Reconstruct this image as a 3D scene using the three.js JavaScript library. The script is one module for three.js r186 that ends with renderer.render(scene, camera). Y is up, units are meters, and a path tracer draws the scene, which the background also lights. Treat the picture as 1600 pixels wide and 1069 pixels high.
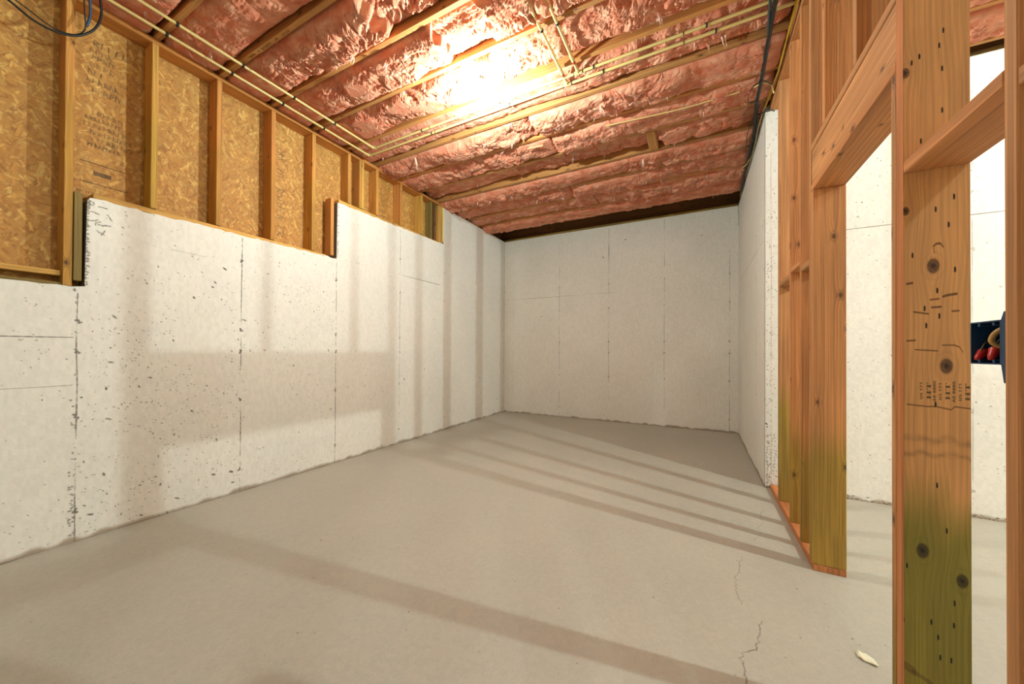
import * as THREE from 'three';
import { toCreasedNormals } from 'three/addons/utils/BufferGeometryUtils.js';
import { mergeGeometries } from 'three/addons/utils/BufferGeometryUtils.js';

// ---------------------------------------------------------------- camera, lamps, exposure
const scene = new THREE.Scene();
scene.background = new THREE.Color(0x000000);
const renderer = new THREE.WebGLRenderer({ antialias: true });
renderer.toneMapping = THREE.LinearToneMapping;
renderer.toneMappingExposure = 1.6;
renderer.shadowMap.enabled = true;

const FPX = 554.95, YAW = 0.4827, PITCH = 0.0066, ROLL = 0.0052;
const camera = new THREE.PerspectiveCamera(2 * Math.atan(534.5 / FPX) * 180 / Math.PI, 1600 / 1069, 0.05, 60);
camera.position.set(0, 1.25, 0);
{
  const cp = Math.cos(PITCH), sp = Math.sin(PITCH);
  const r = new THREE.Vector3(Math.cos(YAW), 0, -Math.sin(YAW));
  const f0 = new THREE.Vector3(-Math.sin(YAW), 0, -Math.cos(YAW)), up = new THREE.Vector3(0, 1, 0);
  const fw = f0.clone().multiplyScalar(cp).addScaledVector(up, sp);
  const u = up.clone().multiplyScalar(cp).addScaledVector(f0, -sp);
  camera.up.copy(u.multiplyScalar(Math.cos(ROLL)).addScaledVector(r, -Math.sin(ROLL)));
  camera.lookAt(camera.position.clone().add(fw));
}
camera.setViewOffset(1600, 1069, 0, -11.5, 1600, 1069);
scene.add(camera);

// three bare bulbs: the one in view, one beyond the stud wall, one behind the camera
const LAMPS = [
  { at: [-1.613, 3.312, -2.5], cd: 6.6, color: [0.84, 1, 0.97], size: 1.1, stem: 0.13 },
  { at: [4.0, 3.5, -2.11], cd: 25, color: [0.85, 1, 0.98], size: 1, radius: 1.8 },
  { at: [2.0, 3.44, 2.6], cd: 5, color: [0.85, 1, 0.98], size: 1 },
];

// ---------------------------------------------------------------- helpers
const XL = -3.593, XR = 0.553, DB = 6.52, JB = 3.58, XP0 = 0.588, XP1 = 0.735, DR = 4.05;
const JOIST_D = k => 1.515 + 0.4085 * k;
function rng(seed) { let a = seed >>> 0; return () => { a |= 0; a = a + 0x6D2B79F5 | 0; let t = Math.imul(a ^ a >>> 15, 1 | a); t = t + Math.imul(t ^ t >>> 7, 61 | t) ^ t; return ((t ^ t >>> 14) >>> 0) / 4294967296; }; }
const R0 = rng(7);
const PERM = new Uint8Array(512), VAL = new Float32Array(256);
{ const r = rng(99); const p = [...Array(256).keys()]; for (let i = 255; i > 0; i--) { const j = Math.floor(r() * (i + 1)); [p[i], p[j]] = [p[j], p[i]]; } for (let i = 0; i < 512; i++) PERM[i] = p[i & 255]; for (let i = 0; i < 256; i++) VAL[i] = r() * 2 - 1; }
function noise(x, y) {
  const xi = Math.floor(x), yi = Math.floor(y); let fx = x - xi, fy = y - yi;
  const u = fx * fx * fx * (fx * (fx * 6 - 15) + 10), v = fy * fy * fy * (fy * (fy * 6 - 15) + 10);
  const X = xi & 255, Y = yi & 255, A = PERM[X] + Y, B = PERM[X + 1] + Y;
  const a = VAL[PERM[A & 511]], b = VAL[PERM[B & 511]], c = VAL[PERM[(A + 1) & 511]], d = VAL[PERM[(B + 1) & 511]];
  return a + (b - a) * u + (c - a) * v + (a - b - c + d) * u * v;
}
function fbm(x, y, o = 4) { let s = 0, a = 0.5; for (let i = 0; i < o; i++) { s += a * noise(x, y); x = x * 2.03 + 17.1; y = y * 2.03 - 9.7; a *= 0.5; } return s; }
const clamp = (x, a = 0, b = 1) => Math.min(b, Math.max(a, x));
const sstep = (a, b, x) => { const t = clamp((x - a) / (b - a)); return t * t * (3 - 2 * t); };

const used = {};
function numbered(n) { const k = used[n] = (used[n] ?? -1) + 1; return k ? `${n}_${String(k).padStart(3, '0')}` : n; }
function thing(name, label, category, pos = [0, 0, 0], group) {
  const o = new THREE.Group(); o.name = numbered(name); o.position.set(...pos); scene.add(o);
  o.userData = { label, category }; if (group) o.userData.group = group;
  return o;
}
function struct(name, label) { const o = new THREE.Group(); o.name = name; o.userData = { kind: 'structure', label }; scene.add(o); return o; }
function mesh(name, geo, mat, parent, pos) {
  const m = new THREE.Mesh(geo, mat); m.name = parent === scene ? numbered(name) : numberedIn(parent, name);
  m.castShadow = m.receiveShadow = true; if (pos) m.position.set(...pos);
  parent.add(m); return m;
}
function numberedIn(parent, n) { const c = parent.userData.__n ?? (parent.userData.__n = {}); const k = c[n] = (c[n] ?? -1) + 1; return k ? `${n}_${String(k).padStart(3, '0')}` : n; }

// a sawn board: chamfered rectangle swept along an axis, flat shaded, uv in metres (u round the section, v along)
function boardGeo(sx, sy, sz, axis, o = {}) {
  const [L, a, b] = axis === 'x' ? [sx, sy, sz] : axis === 'y' ? [sy, sz, sx] : [sz, sx, sy];
  const c = Math.min(o.c ?? 0.003, a * 0.2, b * 0.2), A = a / 2, B = b / 2;
  const prof = (i) => [[A - i, -B + c], [A - i, B - c], [A - c, B - i], [-A + c, B - i], [-A + i, B - c], [-A + i, -B + c], [-A + c, -B + i], [A - c, -B + i]];
  const n = Math.max(1, o.seg ?? 1), rings = [[-L / 2, c]];
  for (let i = 0; i <= n; i++) rings.push([-L / 2 + c + (L - 2 * c) * i / n, 0]);
  rings.push([L / 2, c]);
  const pos = [], uv = [], col = [];
  const u0 = o.u ?? R0() * 3, v0 = o.v ?? R0() * 3;
  const us = [0]; { const p = prof(0); for (let i = 0; i < 8; i++) { const q = p[(i + 1) % 8]; us.push(us[i] + Math.hypot(q[0] - p[i][0], q[1] - p[i][1])); } }
  const put = (t, p, u) => {
    const P = axis === 'x' ? [t, p[0], p[1]] : axis === 'y' ? [p[1], t, p[0]] : [p[0], p[1], t];
    pos.push(...P); uv.push(u0 + u, v0 + t);
    const k = o.color ? o.color(P) : [1, 1, 1]; col.push(...k);
  };
  for (let i = 0; i < rings.length - 1; i++) {
    const [t0, c0] = rings[i], [t1, c1] = rings[i + 1], p0 = prof(c0), p1 = prof(c1);
    for (let j = 0; j < 8; j++) {
      const k = (j + 1) % 8;
      put(t0, p0[j], us[j]); put(t0, p0[k], us[j + 1]); put(t1, p1[k], us[j + 1]);
      put(t0, p0[j], us[j]); put(t1, p1[k], us[j + 1]); put(t1, p1[j], us[j]);
    }
  }
  for (const [r, s] of [[rings[0], -1], [rings[rings.length - 1], 1]]) {
    const p = prof(r[1]);
    for (let j = 1; j < 7; j++) { const q = s > 0 ? [p[0], p[j], p[j + 1]] : [p[0], p[j + 1], p[j]]; for (const w of q) put(r[0] + 0 * s, w, w[0]); }
  }
  const g = new THREE.BufferGeometry();
  g.setAttribute('position', new THREE.Float32BufferAttribute(pos, 3));
  g.setAttribute('uv', new THREE.Float32BufferAttribute(uv, 2));
  g.setAttribute('color', new THREE.Float32BufferAttribute(col, 3));
  g.computeVertexNormals();
  return g;
}
// board by its extents; d is the depth into the room (d = -z)
function bd(parent, name, x0, x1, y0, y1, d0, d1, axis, mat, o = {}) {
  const cx = (x0 + x1) / 2, cy = (y0 + y1) / 2, cz = -(d0 + d1) / 2;
  const t = o.tint ?? (() => { const k = 0.88 + 0.2 * R0(), h = 0.05 * (R0() - 0.5); return [k * (1 + h), k, k * (1 - h)]; })();
  const gy = o.green, wob = R0() * 0.2;
  const color = P => {
    let c = t;
    if (gy != null) { const f = sstep(gy + 0.13, gy - 0.1, P[1] + cy + wob - 0.1) * (o.greenAmt ?? 1); c = [t[0] * (1 - 0.36 * f), t[1] * (1 - 0.12 * f), t[2] * (1 - 0.62 * f)]; }
    return c;
  };
  const p = parent.position;
  return mesh(name, boardGeo(x1 - x0, y1 - y0, d1 - d0, axis, { seg: o.seg ?? (gy != null ? 14 : 1), color, u: o.u, v: o.v, c: o.c }), mat, parent, [cx - p.x, cy - p.y, cz - p.z]);
}
function dataTex(w, h, fn, srgb) {
  const a = new Uint8Array(w * h * 4);
  for (let j = 0; j < h; j++) for (let i = 0; i < w; i++) { const c = fn(i, j), k = (j * w + i) * 4; a[k] = clamp(c[0], 0, 255); a[k + 1] = clamp(c[1], 0, 255); a[k + 2] = clamp(c[2], 0, 255); a[k + 3] = 255; }
  return wrapTex(a, w, h, srgb);
}
function wrapTex(a, w, h, srgb) {
  const t = new THREE.DataTexture(a, w, h, THREE.RGBAFormat); t.magFilter = t.minFilter = THREE.LinearFilter;
  t.wrapS = t.wrapT = THREE.RepeatWrapping; if (srgb) t.colorSpace = THREE.SRGBColorSpace; t.needsUpdate = true; return t;
}
function tubeGeo(pts, r, rad = 8, seg) {
  const c = new THREE.CatmullRomCurve3(pts.map(p => new THREE.Vector3(...p)), false, 'centripetal');
  return new THREE.TubeGeometry(c, seg ?? Math.max(4, pts.length * 6), r, rad, false);
}
function rodGeo(a, b, r, rad = 14) {
  const A = new THREE.Vector3(...a), B = new THREE.Vector3(...b), L = A.distanceTo(B);
  const g = new THREE.CylinderGeometry(r, r, L, rad, 1); g.translate(0, L / 2, 0);
  g.applyQuaternion(new THREE.Quaternion().setFromUnitVectors(new THREE.Vector3(0, 1, 0), B.clone().sub(A).normalize()));
  g.translate(A.x, A.y, A.z); return g;
}

// ---------------------------------------------------------------- materials
function woodTex(seed, w = 512, h = 1024, wm = 0.3, hm = 2.4, knots = 7, base = [214, 174, 126]) {
  const r = rng(seed), K = [];
  for (let i = 0; i < knots; i++) K.push([r() * wm, r() * hm, 0.004 + 0.008 * r(), r()]);
  const ox = r() * 100, oy = r() * 100;
  const a = new Uint8Array(w * h * 4), b = new Uint8Array(w * h * 4);
  for (let j = 0; j < h; j++) for (let i = 0; i < w; i++) {
    const x = i / w * wm, y = j / h * hm; let bend = 0, dark = 0;
    for (const k of K) {
      let dx = x - k[0]; dx -= wm * Math.round(dx / wm); let dy = y - k[1]; dy -= hm * Math.round(dy / hm);
      const q = Math.hypot(dx, dy * 0.55) / k[2];
      if (q < 9) { bend += Math.exp(-q * 0.5) * k[2] * 3 * Math.sign(dx || 1); if (q < 1.25) dark = Math.max(dark, sstep(1.25, 0.7, q) * (0.55 + 0.25 * Math.sin(q * 18))); else if (q < 2.6) dark = Math.max(dark, 0.16 * sstep(2.6, 1.3, q)); }
    }
    // grain that repeats across the tile edge: blended end to end
    const e = sstep(0.94, 1, j / h), g = yy => { const xx = x + bend + 0.010 * noise(ox + x * 8, oy + yy * 0.9); return [noise(ox + xx * 170, oy + yy * 1.4), noise(ox + xx * 620, oy + yy * 7), fbm(ox + x * 10, oy + yy * 1.1, 3), Math.sin((xx * 210 + 4.5 * noise(ox + xx * 9, yy * 0.5 + oy)) * 2)]; };
    let n = g(y); if (e > 0) { const m = g(y - hm); n = n.map((v, q) => v * (1 - e) + m[q] * e); }
    const v = 1 + 0.10 * n[0] + 0.05 * n[1] + 0.16 * n[2] - 0.05 * Math.max(0, n[3]);
    const k = (j * w + i) * 4, D = 1 - dark;
    a[k] = clamp(base[0] * v * (D * 0.8 + 0.2), 0, 255); a[k + 1] = clamp(base[1] * (v * 1.06 - 0.06) * (D * 0.88 + 0.12), 0, 255); a[k + 2] = clamp(base[2] * (v * 1.15 - 0.15) * (D * 0.9 + 0.1), 0, 255); a[k + 3] = 255;
    b[k] = b[k + 1] = b[k + 2] = clamp(140 + 50 * n[1] + 30 * n[0] - 40 * dark, 0, 255); b[k + 3] = 255;
  }
  const map = wrapTex(a, w, h, true), bump = wrapTex(b, w, h, false);
  map.repeat.set(1 / wm, 1 / hm); bump.repeat.set(1 / wm, 1 / hm);
  return { map, bump };
}
const woodMat = (t, color = 0xffffff) => new THREE.MeshStandardMaterial({ map: t.map, bumpMap: t.bump, bumpScale: 0.0012, roughness: 0.72, vertexColors: true, color });
const W1 = woodTex(11), W2 = woodTex(12, 512, 1024, 0.3, 2.4, 9, [204, 166, 122]), W3 = woodTex(13, 512, 1024, 0.3, 2.4, 5, [222, 188, 134]);
const FIR = [woodMat(W2, 0xf6d6b8), woodMat(W1, 0xf2c9a6)];       // orange studs
const PINE = [woodMat(W3, 0xf5dc9c), woodMat(W1, 0xf2d096)];      // yellower outer wall framing
const JOISTW = [woodMat(W2, 0xf2d2a2), woodMat(W1, 0xeeca9a)];
const TREATED = woodMat(W3, 0x9c9a70);
const DARKWOOD = woodMat(W2, 0x937a54);
const pick = (a) => a[Math.floor(R0() * a.length)];

// oriented strand board: overlapping strands
function osbCanvas(seed, print) {
  const S = 1024, c = document.createElement('canvas'); c.width = S; c.height = S * 2 > 2048 ? 2048 : S * 2; const H = c.height, g = c.getContext('2d'), r = rng(seed);
  g.fillStyle = 'rgb(186,134,66)'; g.fillRect(0, 0, S, H);
  const tones = [[208, 156, 78], [190, 134, 62], [220, 174, 92], [172, 114, 52], [202, 146, 66], [228, 190, 110], [184, 128, 58], [160, 104, 46]];
  for (let i = 0; i < 9500; i++) {
    const x = r() * S, y = r() * H, L = 18 + 70 * r() * r(), w = 4 + 15 * r(), a = (r() < 0.75 ? Math.PI / 2 : 0) + (r() - 0.5) * 1.8, t = tones[Math.floor(r() * tones.length)], k = 0.88 + 0.22 * r();
    g.save(); g.translate(x, y); g.rotate(a); g.globalAlpha = 0.5;
    g.fillStyle = `rgb(${t[0] * k | 0},${t[1] * k | 0},${t[2] * k | 0})`;
    g.beginPath(); g.moveTo(-L / 2, -w / 2 + r() * 3); g.lineTo(L / 2 - r() * 8, -w / 2); g.lineTo(L / 2, w / 2 - r() * 4); g.lineTo(-L / 2 + r() * 9, w / 2); g.closePath(); g.fill();
    if (r() < 0.35) { g.globalAlpha = 0.35; g.strokeStyle = 'rgb(96,58,24)'; g.lineWidth = 1.2; g.beginPath(); g.moveTo(-L / 2, w / 2); g.lineTo(L / 2, w / 2); g.stroke(); }
    g.restore();
  }
  g.globalAlpha = 1;
  if (print) print(g, S, H, r);
  return c;
}
// faded ink: letter-like strokes, too worn in the photograph to read
function smudge(g, x, y, w, h, r, alpha = 0.5, thick = 3) {
  g.save(); g.strokeStyle = `rgba(58,40,22,${alpha})`; g.lineWidth = thick; const n = Math.max(2, Math.round(w / (h * 0.75)));
  for (let i = 0; i < n; i++) {
    const cx = x + w * i / n, cw = w / n * 0.7; g.globalAlpha = 0.5 + 0.5 * r();
    g.beginPath(); g.moveTo(cx, y + h); g.lineTo(cx + cw * r() * 0.3, y); if (r() < 0.6) g.lineTo(cx + cw, y + h * (0.2 + 0.3 * r())); if (r() < 0.6) g.lineTo(cx + cw * 0.2, y + h * 0.55); if (r() < 0.5) g.lineTo(cx + cw, y + h); g.stroke();
  }
  g.restore();
}
const OSB_W = 1.25, OSB_H = 2.5;
function osbMat(seed, print) {
  const t = new THREE.CanvasTexture(osbCanvas(seed, print)); t.colorSpace = THREE.SRGBColorSpace; t.wrapS = t.wrapT = THREE.RepeatWrapping; t.magFilter = THREE.LinearFilter;
  return new THREE.MeshStandardMaterial({ map: t, bumpMap: t, bumpScale: 0.002, roughness: 0.7 });
}

// painted concrete: colour and relief of one wall, s metres along and y metres up
function concreteMat(seed, wm, hm, w, h, o) {
  const r = rng(seed), N = w * h, dark = new Float32Array(N), hgt = new Float32Array(N);
  const sx = w / wm, sy = h / hm;
  const splat = (x, y, rx, ry, ang, k, depth) => {
    const R = Math.max(rx, ry) * 1.5 + 1 / sx, ca = Math.cos(ang), sa = Math.sin(ang);
    for (let j = Math.floor((y - R) * sy); j <= (y + R) * sy; j++) for (let i = Math.floor((x - R) * sx); i <= (x + R) * sx; i++) {
      if (i < 0 || j < 0 || i >= w || j >= h) continue;
      const dx = (i + 0.5) / sx - x, dy = (j + 0.5) / sy - y, a = (dx * ca + dy * sa) / rx, b = (-dx * sa + dy * ca) / ry, q = Math.sqrt(a * a + b * b);
      const f = sstep(1.35, 0.5, q); if (f > 0) { const n = j * w + i; dark[n] = Math.max(dark[n], f * k); hgt[n] = Math.min(hgt[n], -f * depth); }
    }
  };
  for (let i = 0; i < o.pits; i++) {
    const x = r() * wm, y = r() * hm; if (r() > o.density(x, y)) continue;
    const big = r() < 0.035, a = big ? 0.004 + 0.005 * r() : 0.0018 + 0.0028 * r() * r();
    splat(x, y, a * (1 + 1.4 * r()), a * (0.6 + 0.4 * r()), -0.9 + (r() - 0.5) * 2.0, big ? 0.5 + 0.4 * r() : 0.3 + 0.5 * r(), 1);
  }
  for (const [x, y0, y1, k] of o.seams) {               // joints between form panels, with the ties along them
    for (let y = y0; y < y1; y += 0.004) { const q = k * clamp(0.55 + 0.9 * noise(x * 9, y * 5) + 0.4 * noise(x * 5 + 3, y * 40)); if (q > 0.05) splat(x + 0.003 * noise(y * 3, x), y, 0.0028, 0.003, 0, q, 0.8); }
    for (const ty of [0.2, 0.81, 1.24, 1.43, 2.05, 2.5]) if (ty > y0 && ty < y1) for (let m = 0; m < 5; m++) splat(x + (r() - 0.5) * 0.02, ty + (r() - 0.5) * 0.03, 0.004 + 0.004 * r(), 0.004 + 0.005 * r(), r() * 3, k * 0.9, 1);
    for (let j = Math.floor(y0 * sy); j < Math.min(h, y1 * sy); j++) for (let d = -6; d <= 6; d++) { const i = Math.floor(x * sx) + d; if (i >= 0 && i < w) hgt[j * w + i] += 0.5 * Math.exp(-d * d / 8) * (0.4 + 0.4 * noise(x * 3, j / sy * 4)); }
  }
  for (const [y, x0, x1, k] of o.lines) for (let x = x0; x < x1; x += 0.004) { const q = k * clamp(0.35 + 1.1 * noise(x * 2.2 + y, 7) + 0.3 * noise(x * 30, 3)); if (q > 0.05) splat(x, y + 0.004 * noise(x * 1.5, y), 0.003, 0.0026, 0, q, 0.6); }
  (o.extra ?? (() => { }))(splat, r);
  const a = new Uint8Array(N * 4), b = new Uint8Array(N * 4);
  for (let j = 0; j < h; j++) for (let i = 0; i < w; i++) {
    const n = j * w + i, x = i / sx, y = j / sy, k = n * 4;
    const m = 1 + 0.035 * fbm(x * 1.3 + seed, y * 1.3, 4) + 0.02 * noise(x * 60 + seed, y * 30);
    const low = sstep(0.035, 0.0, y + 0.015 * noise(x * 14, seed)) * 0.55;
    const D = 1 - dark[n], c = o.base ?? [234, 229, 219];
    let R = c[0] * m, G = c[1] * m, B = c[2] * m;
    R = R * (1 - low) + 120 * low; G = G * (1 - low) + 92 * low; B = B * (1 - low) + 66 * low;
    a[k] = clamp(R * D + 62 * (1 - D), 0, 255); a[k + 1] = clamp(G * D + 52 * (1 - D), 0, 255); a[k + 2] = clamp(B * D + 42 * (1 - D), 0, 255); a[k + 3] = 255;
    b[k] = b[k + 1] = b[k + 2] = clamp(150 + 90 * hgt[n] + 26 * noise(x * 90, y * 90 + seed) + 16 * noise(x * 30, y * 45), 0, 255); b[k + 3] = 255;
  }
  const map = wrapTex(a, w, h, true), bump = wrapTex(b, w, h, false); map.wrapS = map.wrapT = bump.wrapS = bump.wrapT = THREE.ClampToEdgeWrapping;
  return new THREE.MeshStandardMaterial({ map, bumpMap: bump, bumpScale: 0.003, roughness: 0.62 });
}
const RAW = new THREE.MeshStandardMaterial({ color: new THREE.Color(0x8d7c66), roughness: 0.95, bumpMap: dataTex(128, 128, (i, j) => { const v = 128 + 110 * fbm(i / 9, j / 9, 3); return [v, v, v]; }), bumpScale: 0.004 });
RAW.bumpMap.repeat.set(2, 2);
const PLAINWHITE = new THREE.MeshStandardMaterial({ color: 0xe4dfd4, roughness: 0.7, bumpMap: dataTex(256, 256, (i, j) => { const v = 128 + 60 * fbm(i / 12, j / 9, 4); return [v, v, v]; }), bumpScale: 0.002 });

// ---------------------------------------------------------------- floor
{
  const W = 2048, H = 2048, X0 = -3.75, WM = 5.0, D0 = 0.2, HM = 6.5, r = rng(31);
  const px = (x, d) => [(x - X0) / WM * W, (d - D0) / HM * H];
  const a = new Uint8Array(W * H * 4), b = new Uint8Array(W * H * 4), dk = new Float32Array(W * H), lt = new Float32Array(W * H);
  const dot = (arr, x, d, rad, k) => { const [cx, cy] = px(x, d), rx = Math.max(0.75, rad * W / WM), ry = Math.max(0.75, rad * H / HM); for (let j = Math.floor(cy - ry - 1); j <= cy + ry + 1; j++) for (let i = Math.floor(cx - rx - 1); i <= cx + rx + 1; i++) { if (i < 0 || j < 0 || i >= W || j >= H) continue; const q = Math.hypot((i + 0.5 - cx) / rx, (j + 0.5 - cy) / ry); if (q < 1.3) arr[j * W + i] = Math.max(arr[j * W + i], k * sstep(1.3, 0.5, q)); } };
  const crack = (pts, k, wd) => { for (let i = 0; i < pts.length - 1; i++) { const [x0, d0] = pts[i], [x1, d1] = pts[i + 1], n = Math.ceil(Math.hypot(x1 - x0, d1 - d0) / 0.002); for (let m = 0; m < n; m++) { const t = m / n, x = x0 + (x1 - x0) * t, d = d0 + (d1 - d0) * t; dot(dk, x + 0.005 * noise(d * 60, i) + 0.003 * noise(d * 170, 5), d, wd, k * (0.75 + 0.4 * noise(d * 30, 9))); } } };
  crack([[0.262, 2.02], [0.235, 1.87], [0.215, 1.81], [0.168, 1.77], [0.156, 1.73], [0.167, 1.67], [0.159, 1.6], [0.18, 1.4]], 0.62, 0.0016);
  crack([[0.245, 2.6], [0.218, 2.5], [0.213, 2.42], [0.185, 2.33], [0.178, 2.2], [0.195, 2.1]], 0.4, 0.0013);
  crack([[0.46, 3.45], [0.42, 3.3], [0.43, 3.2], [0.38, 3.08], [0.39, 3.0], [0.33, 2.85]], 0.3, 0.0016);
  for (const [x, d, q] of [[0.466, 2.38, 0.004], [0.4, 1.98, 0.003], [0.56, 2.3, 0.003], [0.53, 2.12, 0.0022], [0.6, 2.08, 0.004], [-0.2, 1.95, 0.004], [-0.15, 2.1, 0.003], [-2.2, 1.5, 0.006], [0.21, 2.53, 0.003], [-1.2, 2.8, 0.003], [-0.6, 1.65, 0.003]]) dot(dk, x, d, q, 0.75);
  for (let i = 0; i < 900; i++) { const e = r() < 0.45; let x = e ? XR - 0.35 * r() * r() : X0 + r() * WM, d = e ? 3.9 + 2.6 * r() * (0.4 + 0.6 * r()) : D0 + r() * HM; dot(dk, x, d, 0.0012 + 0.0035 * r() * r(), 0.3 + 0.45 * r()); }
  for (let i = 0; i < 500; i++) { const d = D0 + r() * HM, s = r() * r(); dot(dk, XL + 0.004 + 0.06 * s, d, 0.002 + 0.002 * r(), 0.5 * r()); dot(dk, XL + r() * (XR - XL), DB - 0.003 - 0.05 * s, 0.003, 0.5 * r()); }
  for (let i = 0; i < 160; i++) dot(lt, -3 + 3.6 * r(), 0.6 + 4 * r(), 0.001 + 0.0018 * r(), 0.5 * r());
  const scuff = (x, d, n, len, ang, k) => { for (let i = 0; i < n; i++) { const ox = (r() - 0.5) * 0.25, od = (r() - 0.5) * 0.2; for (let t = 0; t < len; t += 0.002) if (noise(t * 40, i * 3) > -0.2) dot(lt, x + ox + Math.cos(ang) * t, d + od + Math.sin(ang) * t, 0.0012, k * r()); } };
  scuff(-0.35, 2.35, 16, 0.07, 2.6, 0.5); scuff(-1.45, 2.55, 10, 0.06, 2.9, 0.4); scuff(-3.0, 1.3, 9, 0.08, 1.2, 0.4); scuff(-2.6, 1.35, 8, 0.05, 1.2, 0.4); scuff(0.45, 2.2, 5, 0.06, 2.4, 0.3);
  for (let j = 0; j < H; j++) for (let i = 0; i < W; i++) {
    const n = j * W + i, k = n * 4, x = X0 + i / W * WM, d = D0 + j / H * HM;
    const m = 1 + 0.05 * fbm(x * 0.9 + 3, d * 0.9, 4) + 0.015 * noise(x * 45, d * 45) + 0.02 * noise(x * 150, d * 150);
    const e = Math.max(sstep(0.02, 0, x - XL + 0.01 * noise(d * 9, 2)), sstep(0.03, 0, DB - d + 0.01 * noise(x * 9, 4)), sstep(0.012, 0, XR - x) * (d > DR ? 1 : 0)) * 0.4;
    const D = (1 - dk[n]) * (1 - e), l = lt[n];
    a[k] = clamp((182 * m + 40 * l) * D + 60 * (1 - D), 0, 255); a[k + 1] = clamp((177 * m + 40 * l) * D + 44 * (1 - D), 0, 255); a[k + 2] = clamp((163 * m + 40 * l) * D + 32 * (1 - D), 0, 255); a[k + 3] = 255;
    b[k] = b[k + 1] = b[k + 2] = clamp(150 + 40 * noise(x * 170, d * 170) + 22 * noise(x * 60, d * 60) - 90 * dk[n] * (dk[n] > 0.2 ? 1 : 0) + 20 * l, 0, 255); b[k + 3] = 255;
  }
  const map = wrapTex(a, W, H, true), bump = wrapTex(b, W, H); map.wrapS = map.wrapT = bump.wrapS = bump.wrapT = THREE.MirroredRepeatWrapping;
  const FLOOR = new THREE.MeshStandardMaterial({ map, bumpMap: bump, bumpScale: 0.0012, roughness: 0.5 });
  const g = new THREE.BoxGeometry(10.6, 0.2, 10.2); g.translate(1.4, -0.1, -1.9);
  const P = g.attributes.position, U = g.attributes.uv;
  for (let i = 0; i < P.count; i++) U.setXY(i, (P.getX(i) - X0) / WM, (-P.getZ(i) - D0) / HM);
  const f = mesh('floor', g, FLOOR, scene); f.userData = { kind: 'structure', label: 'grey painted concrete floor with hairline cracks' };
}

// ---------------------------------------------------------------- concrete walls
function wallPanel(parent, name, pts, holes, depth, front, wm, hm, s0) {
  const sh = new THREE.Shape(pts.map(p => new THREE.Vector2(...p)));
  const g = new THREE.ExtrudeGeometry(sh, { depth, bevelEnabled: false });
  const P = g.attributes.position, U = g.attributes.uv;
  for (let i = 0; i < P.count; i++) { const z = P.getZ(i); U.setXY(i, (P.getX(i) - s0) / wm, P.getY(i) / hm); }
  return mesh(name, g, [front, RAW], parent);
}
const pitsLeft = (x, y) => { const d = x - 1.0; let k = d < 0.72 ? 0.25 : d < 1.7 ? 0.85 : d < 2.6 ? 0.5 : d < 3.6 ? 0.12 : 0.05; return k * clamp(0.72 + 0.8 * noise(d * 2.1, y * 2.4)) * (y > 1.9 ? 0.45 : 1); };
const CW = [2.272, 2.29, 2.932, 2.95];
const wallLeft = struct('wall_left', 'white painted concrete wall stepping up under a framed wall of studs and strand board');
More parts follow.
